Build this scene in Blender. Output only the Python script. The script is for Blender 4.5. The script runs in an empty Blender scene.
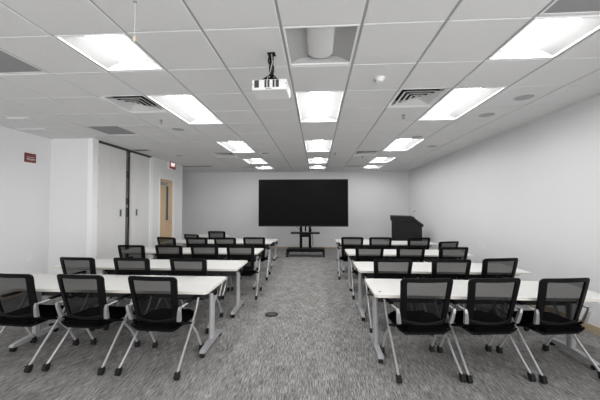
import bpy, bmesh, math, random
from mathutils import Vector, Matrix
random.seed(7)
C = bpy.context.scene.collection
PI = math.pi
R = math.radians

# ------------------------------------------------------------------ materials
def mat(name, col, rough=0.5, metal=0.0, spec=0.5, bump=None, var=None, emit=None):
    m = bpy.data.materials.new(name); m.use_nodes = True
    nt = m.node_tree; b = nt.nodes['Principled BSDF']
    b.inputs['Base Color'].default_value = (*col, 1)
    b.inputs['Roughness'].default_value = rough
    b.inputs['Metallic'].default_value = metal
    b.inputs['Specular IOR Level'].default_value = spec
    tc = None
    if bump or var:
        tc = nt.nodes.new('ShaderNodeTexCoord')
    if var:                                   # (scale vector, amount): mottled colour of the material itself
        mp = nt.nodes.new('ShaderNodeMapping'); mp.inputs['Scale'].default_value = var[0]
        nz = nt.nodes.new('ShaderNodeTexNoise'); nz.inputs['Scale'].default_value = 1; nz.inputs['Detail'].default_value = 4
        mx = nt.nodes.new('ShaderNodeMix'); mx.data_type = 'RGBA'
        a = var[1]
        mx.inputs['A'].default_value = (*[c*(1-a) for c in col], 1)
        mx.inputs['B'].default_value = (*[min(1, c*(1+a)) for c in col], 1)
        nt.links.new(tc.outputs['Object'], mp.inputs['Vector']); nt.links.new(mp.outputs['Vector'], nz.inputs['Vector'])
        nt.links.new(nz.outputs['Fac'], mx.inputs['Factor']); nt.links.new(mx.outputs['Result'], b.inputs['Base Color'])
    if bump:
        nz = nt.nodes.new('ShaderNodeTexNoise'); nz.inputs['Scale'].default_value = bump[0]; nz.inputs['Detail'].default_value = 3
        bp = nt.nodes.new('ShaderNodeBump'); bp.inputs['Strength'].default_value = bump[1]; bp.inputs['Distance'].default_value = 0.01
        nt.links.new(tc.outputs['Object'], nz.inputs['Vector'])
        nt.links.new(nz.outputs['Fac'], bp.inputs['Height']); nt.links.new(bp.outputs['Normal'], b.inputs['Normal'])
    if emit:
        b.inputs['Emission Color'].default_value = (*emit[0], 1)
        b.inputs['Emission Strength'].default_value = emit[1]
    return m

M = {}
M['wall'] = mat('painted_wall', (.76, .76, .765), .85, spec=.2, bump=(60, .04), var=((1.2, 1.2, 1.2), .02))
M['wall_white'] = mat('white_trim_paint', (.86, .86, .86), .6, spec=.3)
M['wood_base'] = mat('tan_wood_base', (.46, .36, .24), .55, var=((3, 3, 40), .12))
M['tile'] = mat('ceiling_tile', (.74, .74, .74), .95, spec=.1, bump=(180, .25), var=((90, 90, 90), .06))
M['tbar'] = mat('ceiling_grid_metal', (.42, .42, .42), .6, spec=.3)
M['tbar_light'] = mat('ceiling_cross_tee', (.66, .66, .66), .6, spec=.3)
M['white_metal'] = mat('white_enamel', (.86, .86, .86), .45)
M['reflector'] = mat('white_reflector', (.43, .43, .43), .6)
M['lens'] = mat('lit_lens', (.9, .9, .9), .5, emit=((1, 1, 1), 15.5))
M['lens_off'] = mat('unlit_lens', (.72, .72, .72), .45)
M['dark_void'] = mat('duct_dark', (.015, .015, .015), .9)
M['louvre'] = mat('louvre_grey', (.72, .72, .72), .45)
M['speaker'] = mat('speaker_grille_grey', (.40, .40, .41), .7, var=((400, 400, 400), .4))
M['panel'] = mat('partition_vinyl', (.70, .695, .68), .8, spec=.2, var=((6, 6, 2), .05))
M['seal'] = mat('dark_seal', (.05, .05, .05), .6)
M['seal_grey'] = mat('grey_jamb', (.22, .22, .22), .5)
M['steel'] = mat('brushed_steel', (.38, .38, .40), .35, metal=.9)
M['maple'] = mat('maple_door', (.60, .43, .26), .5, var=((2, 14, 1.2), .18))
M['glass_dark'] = mat('dark_glass', (.06, .065, .07), .12)
M['red'] = mat('red_plastic', (.16, .018, .016), .45)
M['red_exit'] = mat('exit_red', (.32, .04, .035), .4)
M['sign_white'] = mat('sign_lettering', (.85, .80, .80), .5)
M['exit_lit'] = mat('exit_letters_lit', (1, .9, .9), .5, emit=((1, .85, .85), 1.0))
M['laminate'] = mat('white_laminate', (.70, .692, .67), .38, spec=.4, var=((8, 8, 8), .015))
M['edge'] = mat('beige_edge_band', (.74, .71, .65), .5)
M['beam'] = mat('dark_rail', (.035, .035, .038), .5)
M['silver'] = mat('silver_paint', (.44, .44, .45), .38, metal=.35, spec=.5)
M['chrome'] = mat('satin_chrome', (.62, .62, .63), .28, metal=.8)
M['black'] = mat('black_plastic', (.0035, .0035, .004), .5, spec=.12)
M['black_soft'] = mat('black_rubber', (.012, .012, .012), .6, spec=.3)
M['fabric'] = mat('black_fabric', (.003, .003, .0035), .95, spec=.02, bump=(500, .3))
M['tv_black'] = mat('screen_black', (.004, .004, .004), .6, spec=.08)
M['tv_frame'] = mat('screen_frame', (.012, .012, .012), .4)
M['podium'] = mat('charcoal_laminate', (.017, .0175, .019), .5, spec=.25, var=((4, 4, 30), .12))
M['podium_edge'] = mat('charcoal_edge', (.05, .05, .055), .4)
M['white_plastic'] = mat('white_plastic', (.82, .82, .82), .4)
M['grey_plastic'] = mat('grey_plastic', (.30, .30, .31), .5)
M['bead'] = mat('tan_bead', (.70, .58, .42), .5)
M['floor_cover'] = mat('floor_box_cover', (.035, .035, .037), .7, spec=.15)

# see-through mesh cloth of the chair backs
def mesh_cloth():
    m = bpy.data.materials.new('black_mesh_cloth'); m.use_nodes = True
    nt = m.node_tree; b = nt.nodes['Principled BSDF']; out = nt.nodes['Material Output']
    b.inputs['Base Color'].default_value = (.004, .004, .0045, 1); b.inputs['Roughness'].default_value = .75
    b.inputs['Specular IOR Level'].default_value = .05
    tr = nt.nodes.new('ShaderNodeBsdfTransparent'); mx = nt.nodes.new('ShaderNodeMixShader')
    mx.inputs['Fac'].default_value = .81
    nt.links.new(tr.outputs[0], mx.inputs[1]); nt.links.new(b.outputs[0], mx.inputs[2])
    nt.links.new(mx.outputs[0], out.inputs['Surface'])
    return m
M['mesh'] = mesh_cloth()

# carpet: heathered dashes running along the room
def carpet():
    m = bpy.data.materials.new('grey_loop_carpet'); m.use_nodes = True
    nt = m.node_tree; b = nt.nodes['Principled BSDF']; N = nt.nodes.new; L = nt.links.new
    b.inputs['Roughness'].default_value = 1; b.inputs['Specular IOR Level'].default_value = .05
    tc = N('ShaderNodeTexCoord')
    def nz(sc, det, rough=.6):
        mp = N('ShaderNodeMapping'); mp.inputs['Scale'].default_value = sc
        n = N('ShaderNodeTexNoise'); n.inputs['Scale'].default_value = 1; n.inputs['Detail'].default_value = det; n.inputs['Roughness'].default_value = rough
        L(tc.outputs['Object'], mp.inputs['Vector']); L(mp.outputs['Vector'], n.inputs['Vector']); return n
    a = nz((150, 9.5, 1), 4, .75); c = nz((7, 3, 1), 2); f = nz((420, 40, 1), 2, .8)
    r1 = N('ShaderNodeValToRGB'); e = r1.color_ramp.elements
    e[0].position = .32; e[0].color = (.070, .067, .064, 1); e[1].position = .71; e[1].color = (.50, .489, .475, 1)
    k = e.new(.5); k.color = (.22, .214, .207, 1)
    ad = N('ShaderNodeMath'); ad.operation = 'MULTIPLY_ADD'; ad.inputs[1].default_value = .18; 
    L(c.outputs['Fac'], ad.inputs[0]); 
    s = N('ShaderNodeMath'); s.operation = 'MULTIPLY_ADD'; s.inputs[1].default_value = .38
    L(f.outputs['Fac'], s.inputs[0]); 
    t = N('ShaderNodeMath'); t.operation = 'MULTIPLY_ADD'; t.inputs[1].default_value = 1.25; t.inputs[2].default_value = -.40
    L(a.outputs['Fac'], t.inputs[0]); L(t.outputs[0], ad.inputs[2]); L(ad.outputs[0], s.inputs[2])
    L(s.outputs[0], r1.inputs['Fac']); L(r1.outputs['Color'], b.inputs['Base Color'])
    bp = N('ShaderNodeBump'); bp.inputs['Strength'].default_value = .5; bp.inputs['Distance'].default_value = .004
    L(f.outputs['Fac'], bp.inputs['Height']); L(bp.outputs['Normal'], b.inputs['Normal'])
    return m
M['carpet'] = carpet()

# perforated return-air panel
def perforated():
    m = mat('perforated_grey', (.22, .22, .225), .7)
    nt = m.node_tree; b = nt.nodes['Principled BSDF']; N = nt.nodes.new; L = nt.links.new
    tc = N('ShaderNodeTexCoord'); v = N('ShaderNodeTexVoronoi'); v.inputs['Scale'].default_value = 90; v.inputs['Randomness'].default_value = 0
    r = N('ShaderNodeValToRGB'); e = r.color_ramp.elements
    e[0].position = .32; e[0].color = (.05, .05, .05, 1); e[1].position = .42; e[1].color = (.29, .29, .295, 1)
    L(tc.outputs['Object'], v.inputs['Vector']); L(v.outputs['Distance'], r.inputs['Fac']); L(r.outputs['Color'], b.inputs['Base Color'])
    return m
M['perf'] = perforated()

# ------------------------------------------------------------------ mesh helpers
class MB:
    def __init__(s): s.bm = bmesh.new()
    def faces(s, vs, fs, mi=0, smooth=False):
        v = [s.bm.verts.new(p) for p in vs]
        for f in fs:
            try:
                q = s.bm.faces.new([v[i] for i in f]); q.material_index = mi; q.smooth = smooth
            except ValueError: pass
        return s
    def box(s, x0, x1, y0, y1, z0, z1, mi=0, bev=0.0, mtx=None):
        t = bmesh.new()
        bmesh.ops.create_cube(t, size=1)
        for v in t.verts:
            v.co = Vector(((x0+x1)/2+v.co.x*(x1-x0), (y0+y1)/2+v.co.y*(y1-y0), (z0+z1)/2+v.co.z*(z1-z0)))
        if bev > 0:
            bmesh.ops.bevel(t, geom=list(t.edges), offset=bev, segments=2, profile=.5, affect='EDGES')
        if mtx is not None: bmesh.ops.transform(t, matrix=mtx, verts=t.verts)
        s.merge(t, mi); return s
    def merge(s, t, mi=0, smooth=False):
        mp = {v: s.bm.verts.new(v.co) for v in t.verts}
        for f in t.faces:
            q = s.bm.faces.new([mp[v] for v in f.verts]); q.material_index = mi; q.smooth = smooth or f.smooth
        t.free()
    def tube(s, pts, r, n=12, mi=0, cap=True, ell=None):
        """swept tube; r float or per point; ell=(a,b) elliptical multipliers"""
        pts = [Vector(p) for p in pts]; k = len(pts)
        rs = r if isinstance(r, (list, tuple)) else [r]*k
        rings = []; up = None
        for i, p in enumerate(pts):
            d = (pts[min(i+1, k-1)]-pts[max(i-1, 0)]).normalized()
            if up is None:
                up = Vector((1, 0, 0)) if abs(d.x) < .9 else Vector((0, 0, 1))
            u = (up-d*up.dot(d)).normalized(); w = d.cross(u); up = u
            a, b = ell or (1, 1)
            rings.append([s.bm.verts.new(p+u*math.cos(2*PI*j/n)*rs[i]*a+w*math.sin(2*PI*j/n)*rs[i]*b) for j in range(n)])
        for i in range(k-1):
            for j in range(n):
                f = s.bm.faces.new([rings[i][j], rings[i][(j+1) % n], rings[i+1][(j+1) % n], rings[i+1][j]]); f.smooth = True; f.material_index = mi
        if cap:
            for q in (list(reversed(rings[0])), rings[-1]):
                f = s.bm.faces.new(q); f.material_index = mi
        return s
    def lathe(s, prof, n=24, c=(0, 0, 0), mi=0, axis='Z'):
        """prof: list of (r, h)"""
        rings = []
        for r, h in prof:
            row = []
            for j in range(n):
                a = 2*PI*j/n; x, y, z = r*math.cos(a), r*math.sin(a), h
                if axis == 'X': x, y, z = z, x, y
                if axis == 'Y': x, y, z = x, z, y
                row.append(s.bm.verts.new((c[0]+x, c[1]+y, c[2]+z)))
            rings.append(row)
        for i in range(len(rings)-1):
            for j in range(n):
                f = s.bm.faces.new([rings[i][j], rings[i][(j+1) % n], rings[i+1][(j+1) % n], rings[i+1][j]]); f.smooth = True; f.material_index = mi
        for q in (rings[0], rings[-1]):
            try:
                f = s.bm.faces.new(q); f.material_index = mi
            except ValueError: pass
        return s
    def grid(s, fn, nu, nv, mi=0, smooth=True, closed=False):
        vs = [[s.bm.verts.new(fn(i/nu, j/nv)) for j in range(nv+1)] for i in range(nu+1)]
        for i in range(nu):
            for j in range(nv):
                f = s.bm.faces.new([vs[i][j], vs[i+1][j], vs[i+1][j+1], vs[i][j+1]]); f.smooth = smooth; f.material_index = mi
        return s
    def build(s, name, mats, parent=None, loc=None, sharp=38):
        bmesh.ops.recalc_face_normals(s.bm, faces=s.bm.faces)
        for e in s.bm.edges:
            if len(e.link_faces) == 2:
                try: e.smooth = e.calc_face_angle() < R(sharp)
                except ValueError: e.smooth = False
        me = bpy.data.meshes.new(name); s.bm.to_mesh(me); s.bm.free()
        for m in (mats if isinstance(mats, (list, tuple)) else [mats]):
            me.materials.append(M[m])
        o = bpy.data.objects.new(name, me); C.objects.link(o)
        if parent is not None: o.parent = parent
        if loc is not None: o.location = loc
        return o

def tag(o, label, cat, group=None):
    o['label'] = label; o['category'] = cat
    if group: o['group'] = group
    return o
def thing(name, label, cat, loc=(0, 0, 0), rz=0, group=None):
    o = bpy.data.objects.new(name, None); C.objects.link(o); o.empty_display_size = .1
    o.location = loc; o.rotation_euler = (0, 0, rz)
    return tag(o, label, cat, group)
def struct(o):
    o['kind'] = 'structure'; return o
def kids(o): return [c for c in bpy.data.objects if c.parent == o]
def dup(root, loc, rz, label, group=None, sc=None):
    r = root.copy(); C.objects.link(r); r.location = loc; r.rotation_euler = (0, 0, rz); r['label'] = label
    if group: r['group'] = group
    if sc: r.scale = sc
    for ch in kids(root):
        c = ch.copy(); C.objects.link(c); c.parent = r
        for g in kids(ch):
            d = g.copy(); C.objects.link(d); d.parent = c
    return r

# ------------------------------------------------------------------ room numbers
HC = 1.56                 # camera height
CH = 2.92                 # ceiling height
XR = 3.42                 # right wall
XL = -4.40                # left wall with the door
XN = -5.28                # left wall near the camera
YB = 10.9                # far wall
YF = -2.2                 # room goes on behind the camera
G0X, G0Y, G = -2.10, 2.11, .6096
def cell(i, j): return (G0X+i*G, G0X+(i+1)*G, G0Y+j*G, G0Y+(j+1)*G)

# ------------------------------------------------------------------ shell
struct(MB().box(XN-.1, XR+.1, YF, YB+.1, -.1, 0).build('floor', 'carpet'))
struct(MB().box(XR, XR+.12, 1.0, YB+.12, 0, CH+.12).build('wall_right', 'wall'))  # near end left open to let the added fill onto the left wall
struct(MB().box(XN-.12, XR, YB, YB+.12, 0, CH+.12).build('wall_back', 'wall'))
w = MB().box(XN-.12, XN, YF, 5.36, 0, CH+.12).box(XN, -4.49, 5.36, 5.5, 0, CH+.12)
struct(w.build('wall_left_near', 'wall'))
# left wall with the partition pocket and the door opening (door Y 7.80..8.50)
DY0, DY1, DZ = 7.74, 8.60, 2.42
w = MB()
w.box(XL-.14, XL, 7.37, DY0, 0, CH+.12).box(XL-.14, XL, DY1, 9.12, 0, CH+.12).box(XL-.14, XL, DY0, DY1, DZ, CH+.12)
w.box(XN-.12, XL-.14, 9.0, 9.12, 0, CH+.12)                  # return behind the corner
w.box(XN-.12, XN, 9.12, YB, 0, CH+.12)
struct(w.build('wall_left', 'wall'))
struct(MB().box(-4.49, XL+.012, 5.34, 5.49, 0, CH+.02, bev=.004).build('trim_1', 'wall_white'))
struct(MB().box(XL-.9, XL-.8, 5.49, 7.37, 0, CH+.1).box(XL-.8, XL-.05, 5.44, 5.49, 0, CH+.1).box(XL-.8, XL-.14, 7.37, 7.42, 0, CH+.1)
       .build('wall_left_pocket', 'seal'))
struct(MB().box(XL-.075, XL-.01, 5.49, 7.37, CH-.05, CH+.02).build('trim_2', 'seal'))
struct(MB().box(XL-.02, XL+.006, 7.30, 7.43, 0, CH-.04, bev=.003).build('trim_3', 'wall_white'))
# white baseboards / tan wall base
struct(MB().box(XR-.012, XR, 1.0, YB, 0, .10, bev=.003).build('baseboard_right', 'wood_base'))
struct(MB().box(XN, XR-.012, YB-.012, YB, 0, .055, bev=.003).build('baseboard_back', 'wood_base'))
struct(MB().box(XN, XN+.012, YF, 5.348, 0, .10, bev=.003).box(XN+.012, -4.49, 5.348, 5.36, 0, .10, bev=.003).build('baseboard_left', 'wood_base'))

# ---------------- folding partition panels in the pocket
def partition(n, y0, y1, pull_y, hinge_y):
    d = MB().box(XL-.07, XL-.02, y0, y1, .02, CH-.05, bev=.004).build('door_%d' % n, 'panel')
    struct(d)
    p = MB().box(XL-.024, XL-.014, pull_y-.035, pull_y+.035, 1.35, 1.52, bev=.004).build('flush_pull', 'steel', d)
    MB().box(XL-.016, XL-.0125, pull_y-.020, pull_y+.020, 1.365, 1.505).build('pull_recess', 'seal', p)
    for z in (.45, 1.55, 2.45):
        MB().tube([(XL-.014, hinge_y, z), (XL-.014, hinge_y, z+.13)], .011, 10).build('hinge', 'silver', d)
    return d
partition(1, 5.50, 6.375, 6.205, 5.515)
partition(2, 6.575, 7.36, 6.775, 7.345)
# the stacked leaf edge seen in the gap, with its latch gear
j = MB().box(XL-.14, XL-.09, 6.49, 6.565, .02, CH-.06, bev=.004).build('door_3', 'seal_grey'); struct(j)
for z0, z1 in ((2.25, 2.42), (1.62, 1.78), (1.33, 1.55), (.6, .68)):
    MB().box(XL-.092, XL-.06, 6.41, 6.52, z0, z1, bev=.006).build('latch', 'seal', j)
MB().tube([(XL-.075, 6.52, .1), (XL-.075, 6.52, 2.7)], .008, 8).build('edge_rod', 'steel', j)

# ---------------- maple door
d = MB().box(XL-.09, XL-.045, DY0+.045, DY1-.045, .01, DZ-.045, bev=.002).build('door_4', 'maple'); struct(d)
fr = MB()
fr.box(XL-.13, XL+.012, DY0, DY0+.045, 0, DZ, bev=.003).box(XL-.13, XL+.012, DY1-.045, DY1, 0, DZ, bev=.003).box(XL-.13, XL+.012, DY0+.045, DY1-.045, DZ-.045, DZ, bev=.003)
fr.build('frame', 'wall_white', d)
pane = MB().box(XL-.05, XL-.038, 8.19, 8.30, 1.18, 2.18).build('vision_pane', 'glass_dark', d)
b = MB()
for a in ((8.17, 8.19, 1.16, 2.20), (8.30, 8.32, 1.16, 2.20), (8.19, 8.30, 1.16, 1.18), (8.19, 8.30, 2.18, 2.20)):
    b.box(XL-.048, XL-.034, *a, bev=.002)
b.build('pane_frame', 'steel', pane)
MB().box(XL-.045, XL+.03, 7.86, 8.14, 2.20, 2.29, bev=.012).box(XL+.005, XL+.025, 8.10, 8.36, 2.285, 2.30).build('closer', 'grey_plastic', d)
h = MB().lathe([(.028, 0), (.030, .004), (.022, .012)], 16, (XL-.045, 8.41, 1.12), axis='X')
h.tube([(XL-.04, 8.41, 1.12), (XL+.015, 8.41, 1.12), (XL+.02, 8.39, 1.12), (XL+.02, 8.29, 1.115)], .011, 10)
h.build('handle', 'steel', d)

# ---------------- exit sign and red wall sign
def text_mesh(txt, size, ext, name, m, parent, mtx):
    cu = bpy.data.curves.new(name, 'FONT'); cu.body = txt; cu.size = size; cu.extrude = ext; cu.align_x = 'CENTER'; cu.align_y = 'CENTER'
    to = bpy.data.objects.new(name+'_tmp', cu); C.objects.link(to)
    bpy.context.view_layer.update()
    dg = bpy.context.evaluated_depsgraph_get()
    me = bpy.data.meshes.new_from_object(to.evaluated_get(dg))
    bpy.data.objects.remove(to); me.transform(mtx); me.materials.clear(); me.materials.append(M[m]); me.name = name
    o = bpy.data.objects.new(name, me); C.objects.link(o); o.parent = parent
    return o
ex = thing('exit_sign', 'red exit sign with lit white lettering high on the left wall past the door', 'sign', (XL, 8.34, 2.83))
MB().box(0, .062, -.185, .185, -.13, .13, bev=.008).build('housing', 'white_plastic', ex)
MB().box(.062, .074, -.175, .175, -.12, .12, bev=.004).build('face', 'red_exit', ex)
text_mesh('EXIT', .15, .002, 'lettering', 'exit_lit', ex, Matrix.Translation((.076, .01, 0)) @ Matrix.Rotation(PI/2, 4, 'Z') @ Matrix.Rotation(PI/2, 4, 'X') @ Matrix.Diagonal((.82, 1, 1, 1)))

rs = thing('wall_sign', 'small dark red notice plate on the near left wall', 'sign', (XN, 4.95, 2.47))
MB().box(0, .015, -.105, .105, -.085, .085, bev=.006).build('plate', 'red', rs)
k = MB()
random.seed(3)
for zz, y0, y1, hh in ((.012, -.07, .07, .007), (-.022, -.075, .075, .010), (-.04, -.06, .07, .005)):
    y = y0
    while y < y1:
        wd = random.uniform(.012, .03); k.box(.015, .0165, y, min(y+wd, y1), zz-hh/2, zz+hh/2); y += wd+.007
k.build('print', 'sign_white', rs)

# ---------------- outlets on the walls
def outlet(loc, rz, label):
    o = thing('wall_outlet', label, 'outlet', loc, rz, None)
    MB().box(-.038, .038, -.007, 0, -.06, .06, bev=.003).build('plate', 'white_plastic', o)
    for z in (-.026, .026):
        s = MB().box(-.018, .018, -.0095, -.006, z-.017, z+.017, bev=.003).build('socket', 'white_plastic', o)
        MB().box(-.009, -.006, -.0102, -.009, z-.003, z+.009).box(.006, .009, -.0102, -.009, z-.003, z+.009).build('slot', 'dark_void', s)
outlet((XN, 4.97, .62), PI/2, 'white outlet plate low on the near left wall')
outlet((XR, 6.25, .755), -PI/2, 'white outlet plate on the right wall, the one closer to the far corner')
outlet((XR, 6.06, .765), -PI/2, 'white outlet plate on the right wall, the one closer to the viewer')

# ------------------------------------------------------------------ ceiling
LIT = [(i, j0, j1) for i in (0, 3, 6) for (j0, j1) in ((0, 1), (2, 4), (6, 8), (9.5, 11), (12, 13))]
DIFF = [(-1, 2), (5, 2), (-1, 8), (5, 8), (-1, 12), (5, 12)]
RET = [(-2, 0), (-3, 4), (6, -1)]
busy = set(DIFF) | set(RET)
for i, a, b in LIT:
    for q in range(int(a), b): busy.add((i, q))
ce = MB()
for i in range(-6, 10):
    for q in range(-8, 15):
        if (i, q) in busy and not (q == 9 and i in (0, 3, 6)): continue
        x0, x1, y0, y1 = cell(i, q); y1 -= G/2 if (q == 9 and i in (0, 3, 6)) else 0; x0 = max(x0, XN-.02); x1 = min(x1, XR+.02); y0 = max(y0, YF); y1 = min(y1, YB+.02)
        if x1-x0 < .04 or y1-y0 < .04: continue
        g = .009; gy = .005; c = .005
        # tegular tile: face hangs 7 mm below the grid
        X0, X1, Y0, Y1 = x0+g, x1-g, y0+gy, y1-gy
        vs = [(X0+c, Y0+c, CH), (X1-c, Y0+c, CH), (X1-c, Y1-c, CH), (X0+c, Y1-c, CH), (X0, Y0, CH+.009), (X1, Y0, CH+.009), (X1, Y1, CH+.009), (X0, Y1, CH+.009)]
        ce.faces(vs, [(0, 1, 2, 3), (0, 1, 5, 4), (1, 2, 6, 5), (2, 3, 7, 6), (3, 0, 4, 7), (4, 5, 6, 7)])
ZT = CH+.009
for i in range(-6, 11):
    x = G0X+i*G
    if XN < x < XR: ce.box(x-.0125, x+.0125, YF, YB, ZT, ZT+.03, mi=1)
for q in range(-7, 16):
    y = G0Y+q*G
    if YF < y < YB:
        for i in range(-6, 10):                # cross tees stop at the fixtures
            if any(i == li and a < q < b for li, a, b in LIT): continue
            xa, xb = max(XN, G0X+i*G), min(XR, G0X+(i+1)*G)
            if xb > xa: ce.box(xa, xb, y-.012, y+.012, ZT+.0005, ZT+.029, mi=2)
for i in (0, 3, 6): ce.box(G0X+i*G, G0X+(i+1)*G, G0Y+9.5*G-.012, G0Y+9.5*G+.012, ZT+.0005, ZT+.029, mi=2)
ce.box(XR-.022, XR, YF, YB, ZT-.003, ZT+.02, mi=1).box(XN, XR, YB-.022, YB, ZT-.003, ZT+.02, mi=1)
struct(ce.build('ceiling', ['tile', 'tbar', 'tbar_light']))

# ---------------- troffer lights
def troffer(name, x0, x1, y0, y1, lit, label, group):
    cx, cy = (x0+x1)/2, (y0+y1)/2; hx = (x1-x0)/2-.012; hy = (y1-y0)/2-.012
    t = thing(name, label, 'light', (cx, cy, CH), 0, group)
    f = .016
    b = MB()
    b.box(-hx, -hx+f, -hy, hy, .0, .02, bev=.003).box(hx-f, hx, -hy, hy, .0, .02, bev=.003)
    b.box(-hx+f, hx-f, -hy, -hy+f, .0, .02, bev=.003).box(-hx+f, hx-f, hy-f, hy, .0, .02, bev=.003)
    b.build('frame', 'white_metal', t)
    ix, iy = hx-f, hy-f; lw = .115
    r = MB()
    for s in (-1, 1):
        def fn(u, v, s=s):
            a = u
            x = ix-(ix-lw)*a; z = .014+.060*math.sin(a*PI/2)
            return (s*x, -iy+2*iy*v, z)
        r.grid(fn, 10, 2)
        def end(u, v, s=s):                       # sloping end plates
            x = -ix+2*ix*u; d = max(0, (abs(x)-lw)/(ix-lw)); top = .014+.060*math.sin((1-d)*PI/2)
            return (x, s*(iy-.006*v), .012+(top-.012)*v)
        r.grid(end, 20, 3)
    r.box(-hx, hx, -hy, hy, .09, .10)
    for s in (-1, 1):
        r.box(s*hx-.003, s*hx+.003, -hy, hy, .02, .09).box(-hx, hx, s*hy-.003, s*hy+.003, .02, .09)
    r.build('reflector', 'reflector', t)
    l = MB()
    L = iy-.015
    def lens(u, v):
        y = -L+2*L*v
        e = min(1, (L-abs(y))/.07); e = math.sqrt(max(0, 1-(1-e)**2))
        a = PI*u
        return (lw*math.cos(a)*(.25+.75*e), y, .072-.050*math.sin(a)*e)
    l.grid(lens, 14, 48)
    l.build('lens', 'lens' if lit else 'lens_off', t)
    return t
LN = {0: 'left', 3: 'middle', 6: 'right'}
NTH = {0: 'square recessed light nearest the viewer', 2: 'long recessed light second from the viewer', 6: 'long recessed light third from the viewer', 9.5: 'long recessed light fourth from the viewer', 12: 'recessed light closest to the far wall'}
for i, a, b in LIT:
    x0, x1, y0, _ = cell(i, a); y1 = cell(i, b-1)[3]
    lit = not (i == 3 and a == 0)
    lab = ('lit white ' + NTH[a] + ' in the ' + LN[i] + ' ceiling line') if lit else 'unlit square recessed light in the middle ceiling line beside the projector'
    troffer('ceiling_light', x0, x1, y0, y1, lit, lab, 'recessed ceiling lights')

# ---------------- supply diffusers
DL = {(-1, 2): 'square louvred air diffuser beside the second light of the left line', (5, 2): 'square louvred air diffuser beside the second light of the right line',
      (-1, 8): 'square louvred air diffuser left of the third light of the left line, mid room', (5, 8): 'square louvred air diffuser left of the third light of the right line, mid room',
      (-1, 12): 'square louvred air diffuser near the far wall, left of the left lights', (5, 12): 'square louvred air diffuser near the far wall, beside the right lights'}
def ring(b, s0, z0, s1, z1, th=.003):
    A = [(-1, -1), (1, -1), (1, 1), (-1, 1)]
    vs = [(a*s0, c*s0, z0) for a, c in A]+[(a*s1, c*s1, z1) for a, c in A]+[(a*(s0-th), c*(s0-th), z0+th) for a, c in A]+[(a*(s1-th), c*(s1-th), z1+th) for a, c in A]
    fs = []
    for k in range(4):
        n = (k+1) % 4
        fs += [(k, n, 4+n, 4+k), (8+k, 8+n, 12+n, 12+k), (k, n, 8+n, 8+k), (4+k, 4+n, 12+n, 12+k)]
    b.faces(vs, fs)
for (i, q) in DIFF:
    x0, x1, y0, y1 = cell(i, q)
    t = thing('air_diffuser', DL[(i, q)], 'vent', ((x0+x1)/2, (y0+y1)/2, CH), 0, 'ceiling air diffusers')
    MB().box(-.292, .292, -.292, .292, .075, .09).build('backing', 'dark_void', t)
    f = MB(); ring(f, .292, .003, .250, .020); ring(f, .250, .020, .250, .075); f.build('frame', 'white_metal', t)
    for k in range(4):
        s = .225-.060*k
        l = MB(); ring(l, s, .001, s-.012, .001); ring(l, s-.012, .001, s-.05, .030)
        if k == 3: l.box(-.03, .03, -.03, .03, .012, .02)
        l.build('louvre', 'louvre', t)

# ---------------- perforated return panels
RL = {(-2, 0): 'grey perforated return air panel at upper left, nearest the viewer', (-3, 4): 'grey perforated return air panel near the folding partition', (6, -1): 'dark grey perforated return air panel in front of the right lights'}
for (i, q) in RET:
    x0, x1, y0, y1 = cell(i, q)
    t = thing('return_grille', RL[(i, q)], 'vent', ((x0+x1)/2, (y0+y1)/2, CH), 0, 'perforated return air panels')
    e = G/2-.012
    MB().box(-e+.02, e-.02, -e+.02, e-.02, .006, .012).build('perforated_panel', 'perf', t)
    b = MB()
    b.box(-e, -e+.02, -e, e, .002, .012, bev=.002).box(e-.02, e, -e, e, .002, .012, bev=.002).box(-e+.02, e-.02, -e, -e+.02, .002, .012, bev=.002).box(-e+.02, e-.02, e-.02, e, .002, .012, bev=.002)
    b.build('frame', 'louvre', t)
# dark bar grille at the far left corner and above the partition
for (x, y, wx, wy, lab) in ((-3.98, 9.24, .52, .12, 'long dark bar grille in the ceiling at the far left corner'), (-4.17, 6.55, .20, .10, 'small dark bar grille in the ceiling above the partition gap')):
    t = thing('bar_grille', lab, 'vent', (x, y, CH-.004))
    MB().box(-wx, wx, -wy, wy, .001, .004).build('backing', 'dark_void', t)
    b = MB()
    b.box(-wx, wx, -wy, -wy+.015, -.004, .001).box(-wx, wx, wy-.015, wy, -.004, .001).box(-wx, -wx+.015, -wy+.015, wy-.015, -.004, .001).box(wx-.015, wx, -wy+.015, wy-.015, -.004, .001)
    b.build('frame', 'louvre', t)
    n = int(wy*2/.04)
    s = MB()
    for k in range(1, n): s.box(-wx+.015, wx-.015, -wy+k*2*wy/n-.006, -wy+k*2*wy/n+.006, -.003, .001)
    s.build('slats', 'seal_grey', t)
# white linear slot diffusers by the near left wall
for (x, y, wx, lab) in ((-4.53, 4.07, .17, 'short white slot diffuser in the ceiling, farther from the left wall'), (-4.95, 4.66, .26, 'longer white slot diffuser in the ceiling close to the left wall')):
    t = thing('slot_diffuser', lab, 'vent', (x, y, CH))
    MB().box(-wx, wx, -.035, .035, -.012, -.001, bev=.003).build('frame', 'white_metal', t)
    MB().box(-wx+.012, wx-.012, -.022, .022, -.0135, -.0118).build('slot', 'louvre', t)

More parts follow.
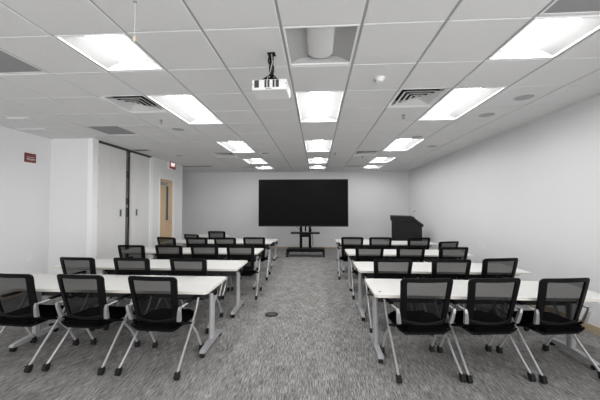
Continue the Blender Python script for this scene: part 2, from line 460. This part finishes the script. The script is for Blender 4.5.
# ---------------- ceiling speakers, detectors, sprinklers
SP = [((2.553, 3.65), 'round grey ceiling speaker nearest the viewer on the right side'), ((2.492, 4.314), 'round grey ceiling speaker second from the viewer on the right side'),
      ((1.93, 5.60), 'round grey ceiling speaker between the right lights'), ((2.554, 6.476), 'round grey ceiling speaker farthest along the right wall'),
      ((-2.406, 4.803), 'round grey ceiling speaker left of the second left light'), ((-3.60, 7.277), 'round grey ceiling speaker above the door side of the left wall'),
      ((-1.30, 7.079), 'round grey ceiling speaker just right of the left light line')]
for (x, y), lab in SP:
    t = thing('ceiling_speaker', lab, 'speaker', (x, y, CH), 0, 'round ceiling speakers')
    MB().lathe([(.115, -.0005), (.115, -.006), (.105, -.009), (.102, -.006)], 32).build('rim', 'louvre', t)
    MB().lathe([(.103, -.006), (.08, -.0085), (.03, -.010), (.002, -.0102)], 32).build('grille', 'speaker', t)
t = thing('smoke_detector', 'white round smoke detector on the ceiling right of the projector', 'smoke detector', (.665, 3.02, CH))
MB().lathe([(.055, 0), (.055, -.012), (.050, -.018)], 28).build('base', 'white_plastic', t)
MB().lathe([(.042, -.016), (.042, -.030), (.034, -.042), (.016, -.046), (.002, -.046)], 28).build('sensor_head', 'white_plastic', t)
MB().box(-.046, -.034, -.008, .004, -.030, -.020).build('indicator', 'seal', t)
for (x, y), lab in (((1.277, 4.265), 'small pendent sprinkler head in front of the right air diffuser'), ((-2.422, 4.289), 'small pendent sprinkler head below the left air diffuser'), ((1.211, 7.637), 'small pendent sprinkler head near the mid room right diffuser'), ((.46, 7.15), 'small pendent sprinkler head between the middle and right lights')):
    t = thing('sprinkler_head', lab, 'sprinkler', (x, y, CH), 0, 'ceiling sprinklers')
    MB().lathe([(.030, 0), (.028, -.005), (.012, -.007)], 20).build('escutcheon', 'steel', t)
    MB().tube([(0, 0, -.004), (0, 0, -.03)], .009, 10).tube([(.012, 0, -.024), (.014, 0, -.04), (.004, 0, -.052)], .003, 6).tube([(-.012, 0, -.024), (-.014, 0, -.04), (-.004, 0, -.052)], .003, 6).build('body', 'seal_grey', t)
    MB().lathe([(.002, -.050), (.020, -.052), (.020, -.0545), (.002, -.055)], 16).build('deflector', 'seal_grey', t)
t = thing('pull_cord', 'thin white cord with a tan bead hanging from the ceiling by the near left light', 'cord', (-1.198, 1.789, CH))
MB().lathe([(.012, 0), (.011, -.006), (.003, -.008)], 14).build('hook', 'steel', t)
MB().tube([(0, 0, -.004), (0.002, 0.001, -.12), (0, 0, -.235)], .0016, 6).build('string', 'white_plastic', t)
MB().lathe([(.002, -.232), (.008, -.240), (.011, -.252), (.007, -.264), (.002, -.268)], 14).build('bead', 'bead', t)

# ---------------- projector
pj = thing('projector', 'white projector hanging from a black ceiling mount', 'projector', (-.40, 2.49, 2.56), R(-2))
MB().box(-.152, .152, -.105, .125, 0, .092, bev=.012).build('body', 'white_plastic', pj)
for x0, x1 in ((-.128, -.088), (-.040, -.022), (-.014, .004), (.030, .048), (.056, .084)):
    v = MB()
    for k in range(5): v.box(x0, x1, -.1065, -.1040, .022+k*.013, .030+k*.013)
    v.box(x0, x1, -.1052, -.1038, .020, .084)
    v.build('vent', 'seal', pj)
MB().box(-.03, .02, -.1068, -.104, .006, .014, bev=.001).build('badge', 'grey_plastic', pj)
MB().lathe([(.034, .124), (.036, .138), (.028, .142), (.024, .130)], 20, (.07, 0, .048), axis='Y').build('lens', 'glass_dark', pj)
for x in (-.143, .143): MB().lathe([(.004, -.1065), (.004, -.104)], 10, (x, 0, .05), axis='Y').build('screw', 'seal', pj)
m = MB()
m.box(-.035, .035, -.035, .035, .355, .37, bev=.004)                    # plate on the tile
m.tube([(0, 0, .36), (0, 0, .215)], .018, 14).tube([(0, 0, .25), (0, 0, .20)], .024, 14)
m.tube([(0, 0, .215), (.005, 0, .17), (0, 0, .135)], .016, 12)
for a in (-1, 1):
    m.tube([(0, 0, .15), (a*.05, .01, .120), (a*.085, .02, .094)], .008, 8).tube([(0, 0, .15), (a*.05, -.04, .120), (a*.075, -.06, .094)], .008, 8)
m.box(-.055, .055, -.035, .035, .105, .128, bev=.006)
m.build('ceiling_mount', 'black', pj)
cb = MB()
cb.tube([(-.012, -.02, .36), (-.022, -.03, .28), (.018, -.025, .20), (-.01, -.04, .15), (-.075, -.03, .118), (-.09, -.01, .094)], .008, 8).tube([(-.09, -.05, .10), (-.06, -.045, .112), (-.03, -.04, .104), (-.075, -.02, .108), (-.10, -.03, .098)], .010, 8)
cb.tube([(.012, -.02, .36), (.022, -.026, .30), (-.014, -.03, .22), (.022, -.03, .16), (.055, -.04, .12), (.06, -.03, .092)], .005, 8)
cb.build('cables', 'black_soft', pj)
MB().tube([(.004, -.022, .35), (.014, -.032, .27), (-.005, -.034, .19), (-.025, -.045, .13), (-.03, -.05, .092)], .0045, 8).build('grey_cable', 'silver', pj)

# ------------------------------------------------------------------ big screen on its stand
SY = 9.15
tv = thing('display_screen', 'very large black flat screen on a rolling stand at the far wall', 'screen', (-.4425, SY, 1.70))
HX, HZ = 1.437, .757
MB().box(-HX, HX, .004, .06, -HZ, HZ, bev=.004).box(-HX+.3, HX-.3, .06, .10, -HZ+.2, HZ-.2, bev=.01).build('housing', 'tv_frame', tv)
MB().box(-HX+.012, HX-.012, -.001, .006, -HZ+.026, HZ-.012).build('panel', 'tv_black', tv)
b = MB()
b.box(-HX, -HX+.012, -.006, .006, -HZ, HZ).box(HX-.012, HX, -.006, .006, -HZ, HZ).box(-HX+.012, HX-.012, -.006, .006, HZ-.012, HZ).box(-HX+.012, HX-.012, -.006, .006, -HZ, -HZ+.026)
b.build('bezel', 'tv_frame', tv)

st = thing('screen_stand', 'black rolling floor stand with two posts carrying the big screen', 'stand', (-.36, 9.0, 0))
for x in (-.155, .135):
    MB().box(x-.042, x+.042, .255, .315, .24, 1.9, bev=.006).build('post', 'black', st)
MB().box(-.6, .6, -.05, .45, .165, .235, bev=.01).box(-.58, .58, .0, .40, .235, .25, bev=.004).build('base', 'black', st)
MB().box(-.47, .45, .06, .25, .715, .765, bev=.006).build('shelf', 'black', st)
MB().box(-.19, .17, .05, .25, .62, .715, bev=.008).box(-.03, .02, .26, .30, .78, .96, bev=.004).build('equipment_box', 'black', st)
for x, y in ((-.575, -.02), (.575, -.02), (-.575, .42), (.575, .42)):
    c = MB().box(x-.022, x+.022, y-.02, y+.02, .10, .158, bev=.004).box(x-.034, x+.034, y-.03, y+.03, .075, .105, bev=.006)
    c.build('caster_fork', 'black', st)
    MB().lathe([(.020, -.03), (.048, -.028), (.048, -.006), (.03, 0), (.048, .006), (.048, .028), (.020, .03)], 18, (x, y, .048), axis='X').build('caster', 'black_soft', st)
MB().tube([(.16, .24, .90), (.20, .20, .80), (.225, .26, .60), (.235, .26, .45), (.21, .26, .33), (.15, .26, .27)], .008, 8).build('cable', 'black_soft', st)
MB().tube([(-.30, .22, .94), (-.26, .22, .90), (-.22, .25, .86), (-.18, .27, .84)], .006, 8).build('cable', 'black_soft', st)

# ------------------------------------------------------------------ lectern
A = R(-52); pw, pd = .756, .60
b0 = Vector((2.747, 8.5, 0))
rdir = Vector((math.cos(A), math.sin(A), 0))
ctr = b0-rdir*(pw/2)+Vector((-math.sin(A), math.cos(A), 0))*(pd/2)
lt = thing('lectern', 'dark charcoal lectern with sloping top in the far right corner', 'lectern', ctr, A)
ZF, ZK = 1.315, 1.04
hw = pw/2-.03; f0, f1 = -pd/2+.03, pd/2-.03
def zs(y): return ZF-(ZF-ZK)*(y+pd/2)/pd
bd = MB()
vs = [(-hw, f0, 0), (hw, f0, 0), (hw, f1, 0), (-hw, f1, 0), (-hw, f0, zs(f0)-.03), (hw, f0, zs(f0)-.03), (hw, f1, zs(f1)-.03), (-hw, f1, zs(f1)-.03)]
bd.faces(vs, [(0, 1, 2, 3), (0, 1, 5, 4), (1, 2, 6, 5), (2, 3, 7, 6), (3, 0, 4, 7), (4, 5, 6, 7)])
bd.build('body', 'podium', lt)
X, Y0, Y1 = pw/2, -pd/2, pd/2
def slab(b, x0, x1, y0, y1, t0, t1):
    b.faces([(x0, y0, zs(y0)-t0), (x1, y0, zs(y0)-t0), (x1, y1, zs(y1)-t0), (x0, y1, zs(y1)-t0), (x0, y0, zs(y0)-t1), (x1, y0, zs(y0)-t1), (x1, y1, zs(y1)-t1), (x0, y1, zs(y1)-t1)],
            [(0, 1, 2, 3), (0, 1, 5, 4), (1, 2, 6, 5), (2, 3, 7, 6), (3, 0, 4, 7), (4, 5, 6, 7)])
tp = MB(); slab(tp, -X, X, Y0, Y1, 0, .030); tp.build('top', 'podium_edge', lt)
ap = MB(); ap.box(-X+.004, X-.004, Y0+.004, Y0+.03, ZF-.165, ZF-.032, bev=.002)
slab(ap, X-.03, X-.002, Y0+.03, Y1-.004, .030, .085); slab(ap, -X+.002, -X+.03, Y0+.03, Y1-.004, .030, .085)
ap.build('apron', 'podium', lt)
rd = MB(); slab(rd, -X+.06, X-.06, Y0+.12, Y1-.06, -.004, 0); rd.build('reading_surface', 'black', lt)
mc = thing('gooseneck_microphone', 'thin gooseneck microphone rising from the lectern top', 'microphone', (2.88, 8.70, 1.262))
MB().lathe([(.025, -.02), (.025, .0), (.012, .012)], 16).build('mount', 'black', mc)
MB().tube([(0, 0, 0), (-.005, 0, .06), (-.012, -.005, .12), (-.008, -.03, .16)], .004, 8).build('gooseneck', 'silver', mc)
MB().tube([(-.008, -.03, .16), (.0, -.05, .18), (.012, -.075, .20)], [.009, .013, .011], 12).build('capsule', 'seal_grey', mc)

# floor box
t = thing('floor_box', 'round dark floor outlet cover in the carpet of the aisle', 'floor outlet', (-.66, 4.17, 0))
MB().lathe([(.10, 0), (.10, .004), (.085, .007), (.002, .007)], 32).build('cover', 'floor_cover', t)
MB().box(-.045, .045, -.03, .03, .007, .010, bev=.002).build('flap', 'seal', t)

# ------------------------------------------------------------------ tables
def caster_small(b, x, y, z=0, r=.026):
    b.lathe([(.008, -.020), (r, -.019), (r, -.004), (r*.7, 0), (r, .004), (r, .019), (.008, .020)], 14, (x, y, z+r), axis='X')
def table(name, label, x0, x1, y0, y1, H, legs, group, dot=None):
    cx, cy = (x0+x1)/2, (y0+y1)/2
    t = thing(name, label, 'table', (cx, cy, 0), 0, group)
    hx, hy = (x1-x0)/2, (y1-y0)/2
    tm = bmesh.new(); bmesh.ops.create_cube(tm, size=1)
    for v_ in tm.verts: v_.co = Vector((v_.co.x*2*hx, v_.co.y*2*hy, H-.014+v_.co.z*.028))
    ve = [e for e in tm.edges if abs(e.verts[0].co.z-e.verts[1].co.z) > .01]
    bmesh.ops.bevel(tm, geom=ve, offset=.02, segments=3, affect='EDGES')
    b = MB(); b.merge(tm)
    b.bm.normal_update()
    for f in b.bm.faces:
        if abs(f.normal.z) < .5: f.material_index = 1
    b.build('tabletop', ['laminate', 'edge'], t)
    rl = MB().box(min(legs)-cx, max(legs)-cx, .045, .085, H-.19, H-.03, bev=.004)
    rl.box(-hx+.10, hx-.10, -.20, -.17, H-.062, H-.028)
    rl.build('rail', 'beam', t)
    for lx in legs:
        x = lx-cx
        b = MB().box(x-.035, x+.035, -hy+.06, hy-.06, H-.05, H-.028, bev=.004).box(x-.05, x+.05, -.06, .10, H-.095, H-.05, bev=.008)
        br = b.build('tilt_bracket', 'beam', t)
        MB().lathe([(.006, .036), (.030, .038), (.034, .052), (.028, .064), (.004, .066)], 16, (x-.0, -.03, H-.09), axis='X').build('tilt_knob', 'black', br)
        lg = MB().tube([(x, -.014, .07), (x, -.014, H-.06)], .027, 16).tube([(x, .020, .07), (x, .020, H-.06)], .027, 16)
        lo = lg.build('leg', 'silver', t)
        ft = MB()
        n = 10
        prof = [(-.275, .052, .066), (-.255, .046, .080), (-.06, .046, .098), (.06, .046, .098), (.255, .046, .080), (.275, .052, .066)]
        vs = []
        for (y, zb, zt) in prof: vs += [(x-.026, y, zb), (x+.026, y, zb), (x+.026, y, zt), (x-.026, y, zt)]
        fs = [(0, 1, 2, 3), tuple(range(len(vs)-4, len(vs)))]
        for k in range(len(prof)-1):
            a = 4*k
            for c_ in range(4): fs.append((a+c_, a+(c_+1) % 4, a+4+(c_+1) % 4, a+4+c_))
        ft.faces(vs, fs)
        fo = ft.build('foot', 'silver', t)
        for y in (-.25, .25):
            cc = MB(); caster_small(cc, x, y); cc.box(x-.012, x+.012, y-.012, y+.012, .026, .052)
            cc.build('caster', 'black_soft', fo)
    if dot:
        MB().lathe([(.010, 0), (.010, .003), (.002, .003)], 14, (dot[0]-cx, dot[1]-cy, H)).build('peg', 'black', t)
    return t
LX0, LX1, RX0, RX1 = -3.86, -1.115, .572, 2.82
LL, RLg = (-3.28, -1.185), (.635, 2.66)
rowsY = [(2.87, 3.52), (3.94, 4.60), (5.32, 5.98), (6.84, 7.50)]
ordn = ['nearest the viewer', 'second from the viewer', 'third from the viewer', 'fourth from the viewer']
for k, (a, b) in enumerate(rowsY):
    table('training_table', 'long white topped table left of the aisle, ' + ordn[k], LX0, LX1, a, b, .70, LL, 'white training tables')
    table('training_table', 'long white topped table right of the aisle, ' + ordn[k], RX0, RX1, a, b, .70, RLg, 'white training tables', dot=((.64, 2.98) if k == 0 else None))
table('side_table', 'low white topped table left of the aisle behind the fourth left table', -2.55, -1.20, 8.27, 8.90, .575, (-2.45, -1.245), 'low white tables')
table('side_table', 'low white topped table right of the aisle behind the fourth right table', .56, 2.02, 8.27, 8.90, .575, (.62, 1.92), 'low white tables')
table('training_table', 'short white topped table at far left behind two chairs', -4.02, -2.78, 8.27, 8.90, .70, (-3.92, -2.88), 'white training tables')

# ------------------------------------------------------------------ chairs
def back_pt(x, z, off):
    """x half-coordinate in metres, z in 0..1 from lower to upper edge; off pushes along the back's normal (rearward +)"""
    y = -.138-.112*z**1.2+.035*(x/.24)**2-.012*math.sin(PI*z)
    zz = .455+.455*z-(1-z)*.042*(1-min(1, (x/.22)**2))+.006*z*(1-(x/.24)**2)
    return (x, y-off, zz+off*.15)
def back_outline(ins, n_c=6):
    """rounded trapezoid in (x, z01) space"""
    H = .455
    hb, ht = .218-ins, .242-ins
    z0, z1 = ins*.9/H, 1-ins*.75/H
    rr = max(.012, .038-ins*.5)
    pts = []
    for (sx, top) in ((1, 0), (1, 1), (-1, 1), (-1, 0)):
        hx = ht if top else hb; zc = (z1-rr/H) if top else (z0+rr/H); xc = sx*(hx-rr)
        a0 = {(1, 0): -90, (1, 1): 0, (-1, 1): 90, (-1, 0): 180}[(sx, top)]
        for k in range(n_c+1):
            a = R(a0+90*k/n_c); pts.append((xc+rr*math.cos(a), zc+rr*math.sin(a)/H))
        # straight runs subdivided so that the curvature shows
        nx = {(1, 0): (1, 1), (1, 1): (-1, 1), (-1, 1): (-1, 0), (-1, 0): (1, 0)}[(sx, top)]
        hx2 = ht if nx[1] else hb; z2 = (z1-rr/H) if nx[1] else (z0+rr/H)
        if nx[0] == sx: e = (sx*hx2, z2)
        else: e = (nx[0]*(hx2-rr), z1 if top else z0)
        p = pts[-1]
        for k in range(1, 10):
            u = k/10; pts.append((p[0]+(e[0]-p[0])*u, p[1]+(e[1]-p[1])*u))
    return pts

def make_chair():
    t = thing('mesh_chair', '', 'chair', (0, 0, 0), 0, 'black mesh back chairs at the tables')
    # back frame
    o = back_outline(0); i = back_outline(.050); n = len(o)
    vs = [back_pt(x, z, .012) for x, z in o]+[back_pt(x, z, .014) for x, z in i]+[back_pt(x, z, -.012) for x, z in o]+[back_pt(x, z, -.010) for x, z in i]
    fs = []
    for k in range(n):
        m = (k+1) % n
        fs += [(k, m, n+m, n+k), (2*n+k, 3*n+k, 3*n+m, 2*n+m), (k, 2*n+k, 2*n+m, m), (n+k, n+m, 3*n+m, 3*n+k)]
    b = MB(); b.faces(vs, fs, smooth=True); b.build('backrest_frame', 'black', t)
    # mesh
    sh = MB()
    def fn(u, v):
        z = .055+.90*v; hx = .186+(.208-.186)*v
        return back_pt(-hx+2*hx*u, z, .002)
    sh.grid(fn, 10, 10); sh.build('backrest_mesh', 'mesh', t)
    # lumbar edge: a doubled lower band
    lb = MB()
    def fl(u, v):
        z = .0+.14*v; hx = .205
        p = back_pt(-hx+2*hx*u, z, .013+.010*math.sin(PI*v)); return p
    lb.grid(fl, 14, 5); lb.build('lumbar_band', 'black', t)
    # seat
    s = bmesh.new(); bmesh.ops.create_cube(s, size=1)
    for v_ in s.verts: v_.co = Vector((v_.co.x*.49, .02+v_.co.y*.44, .43+v_.co.z*.055))
    bmesh.ops.bevel(s, geom=[e for e in s.edges if abs(e.verts[0].co.z-e.verts[1].co.z) > .01], offset=.06, segments=5, affect='EDGES')
    bmesh.ops.bevel(s, geom=[e for e in s.edges if abs(e.verts[0].co.z-e.verts[1].co.z) < .001], offset=.018, segments=3, affect='EDGES')
    b = MB(); b.merge(s, smooth=True); b.build('seat', 'fabric', t)
    MB().box(-.19, .19, -.17, .19, .372, .404, bev=.012).build('seat_pan', 'black', t)
    b = MB().tube([(-.262, .05, .385), (.262, .05, .385)], .011, 10).tube([(-.245, -.155, .425), (-.20, -.16, .395), (.20, -.16, .395), (.245, -.155, .425)], .010, 10)
    b.build('crossbar', 'black', t)
    for sx in (-1, 1):
        rl = MB().tube([(sx*.288, -.255, .058), (sx*.282, -.18, .135), (sx*.272, .05, .385), (sx*.268, .13, .485), (sx*.268, .185, .605)], [.012, .0125, .0125, .0125, .012], 12, ell=(.85, 1.15))
        lg = rl.build('leg', 'chrome', t)
        c = MB(); caster_small(c, sx*.288, -.268, r=.024); c.box(sx*.288-.021, sx*.288+.021, -.285, -.236, .030, .066, bev=.006)
        c.build('caster', 'black_soft', lg)
        fl_ = MB().tube([(sx*.262, .03, .385), (sx*.266, .16, .235), (sx*.268, .250, .075), (sx*.268, .255, .055)], .0115, 12)
        fg = fl_.build('leg', 'silver', t)
        c = MB(); caster_small(c, sx*.268, .262, r=.026); c.box(sx*.268-.019, sx*.268+.019, .238, .285, .036, .070, bev=.006)
        c.build('caster', 'black_soft', fg)
        pv = MB().lathe([(.004, -.016), (.021, -.016), (.021, .016), (.004, .016)], 16, (sx*.268, .05, .385), axis='X'); pv.build('pivot', 'silver', t)
        # cast bracket beside the back and armrest
        br = MB()
        prof = [((-.158, .478), .026, .014), ((-.172, .530), .025, .013), ((-.186, .585), .021, .011), ((-.186, .622), .015, .010)]
        vv = []
        for (y, z), a, c_ in prof:
            x = sx*(.243+.022*(z-.478)/.14)
            vv += [(x-a*.7, y-c_, z), (x+a*.7, y-c_, z), (x+a*.7, y+c_, z), (x-a*.7, y+c_, z)]
        ff = [(0, 1, 2, 3), (12, 13, 14, 15)]
        for k in range(3):
            for q in range(4): ff.append((4*k+q, 4*k+(q+1) % 4, 4*k+4+(q+1) % 4, 4*k+4+q))
        br.faces(vv, ff)
        br.build('bracket', 'chrome', t)
        MB().tube([(sx*.242, -.158, .485), (sx*.250, -.09, .432), (sx*.266, .03, .39)], .012, 10).build('back_arm', 'black', t)
        ar = MB().tube([(sx*.265, -.186, .614), (sx*.270, -.10, .617), (sx*.272, .05, .616)], .011, 10, ell=(1.1, .6))
        am = ar.build('armrest', 'silver', t)
        pad = MB().box(sx*.274-.021, sx*.274+.021, -.06, .21, .617, .640, bev=.009)
        pad.lathe([(.004, -.018), (.021, -.016), (.024, 0), (.021, .016), (.004, .018)], 14, (sx*.271, .190, .618), axis='X')
        pad.build('arm_pad', 'black', am)
    return t

chairs = [
 # x, y, rot deg, label, z scale
 (-3, 2.87, -3, 'black mesh chair at the nearest left table, farthest from the aisle', 1),
 (-2.28, 2.87, -3, 'black mesh chair at the nearest left table, middle one of three', 1),
 (-1.54, 2.84, -3, 'black mesh chair at the nearest left table, closest to the aisle', 1),
 (0.99, 2.92, 5, 'black mesh chair at the nearest right table, closest to the aisle', 1),
 (1.61, 2.96, 6, 'black mesh chair at the nearest right table, middle one of three', 1),
 (2.25, 3, 8, 'black mesh chair at the nearest right table, closest to the right wall', 1),
 (-3.11, 3.78, -3, 'black mesh chair at the second left table, farthest from the aisle', 1),
 (-2.38, 3.78, -2, 'black mesh chair at the second left table, middle one of three', 1),
 (-1.63, 3.78, -2, 'black mesh chair at the second left table, closest to the aisle', 1),
 (0.95, 3.89, 2, 'black mesh chair at the second right table, closest to the aisle', 1),
 (1.67, 3.91, 3, 'black mesh chair at the second right table, middle one of three', 1),
 (2.31, 4.03, 10, 'black mesh chair at the second right table, closest to the right wall', 1),
 (-3.19, 4.98, -2, 'black mesh chair at the third left table, farthest from the aisle of four', 1),
 (-2.54, 5.01, -2, 'black mesh chair at the third left table, third from the aisle', 1),
 (-1.925, 5.03, -1, 'black mesh chair at the third left table, second from the aisle', 1),
 (-1.315, 5.07, 1, 'black mesh chair at the third left table, beside the aisle', 1),
 (0.9, 5.2, 1, 'black mesh chair at the third right table, closest to the aisle', 1),
 (1.59, 5.2, 2, 'black mesh chair at the third right table, middle one of three', 1),
 (2.21, 5.04, 6, 'black mesh chair at the third right table, closest to the right wall', 1),
 (-3.22, 6.26, -14, 'black mesh chair at the fourth left table, farthest from the aisle, turned slightly', 1),
 (-2.59, 6.27, -2, 'black mesh chair at the fourth left table, third from the aisle', 1),
 (-1.97, 6.27, -1, 'black mesh chair at the fourth left table, second from the aisle', 1),
 (-1.36, 6.37, 0, 'black mesh chair at the fourth left table, beside the aisle', 1),
 (0.77, 6.52, 0, 'black mesh chair at the fourth right table, closest to the aisle', 1),
 (1.375, 6.52, 0, 'black mesh chair at the fourth right table, second from the aisle', 1),
 (2.17, 6.5, 4, 'black mesh chair at the fourth right table in front of the lectern', 1),
 (2.77, 6.54, 16, 'low black mesh chair at the fourth right table, turned, closest to the right wall', .91),
 (-3.38, 7.88, -16, 'low black mesh chair at the short far left table, turned away from the aisle', .90),
 (-2.71, 7.85, -2, 'black mesh chair at the short far left table, closer to the aisle', 1),
]
proto = make_chair()
for k, (x, y, r, lab, sz) in enumerate(chairs):
    if k == 0:
        proto.location = (x, y, 0); proto.rotation_euler = (0, 0, R(r)); proto['label'] = lab
    else:
        dup(proto, (x, y, 0), R(r), lab, sc=(1, 1, sz) if sz != 1 else None)

# ------------------------------------------------------------------ camera, world, view
cam = bpy.data.cameras.new('camera'); co = bpy.data.objects.new('camera', cam); C.objects.link(co)
FPX, YAW, PIT = 286.0, .0588, .0255
cam.sensor_fit = 'HORIZONTAL'; cam.sensor_width = 36; cam.lens = FPX/600*36; cam.clip_start = .02; cam.clip_end = 100
co.location = (0, 0, HC); co.rotation_euler = (PI/2+PIT, 0, YAW)
bpy.context.scene.camera = co
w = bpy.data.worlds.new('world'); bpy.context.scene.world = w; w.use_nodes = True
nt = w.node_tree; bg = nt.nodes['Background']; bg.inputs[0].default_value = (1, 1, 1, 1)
# added fill through the open rear, stronger from rear right for the left wall
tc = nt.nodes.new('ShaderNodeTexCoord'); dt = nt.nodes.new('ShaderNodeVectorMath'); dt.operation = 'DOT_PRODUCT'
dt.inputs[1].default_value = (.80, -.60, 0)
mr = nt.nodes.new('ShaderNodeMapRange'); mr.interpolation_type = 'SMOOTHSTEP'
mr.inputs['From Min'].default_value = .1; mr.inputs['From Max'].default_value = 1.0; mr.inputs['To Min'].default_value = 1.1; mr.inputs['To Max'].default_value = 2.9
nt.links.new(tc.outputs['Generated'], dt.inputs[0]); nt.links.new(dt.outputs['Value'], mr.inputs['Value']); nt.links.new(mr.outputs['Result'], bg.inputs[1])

vs_ = bpy.context.scene.view_settings
bpy.context.scene.display_settings.display_device = 'sRGB'
vs_.view_transform = 'Standard'; vs_.look = 'None'; vs_.gamma = 1; vs_.use_curve_mapping = False; vs_.exposure = 0.55
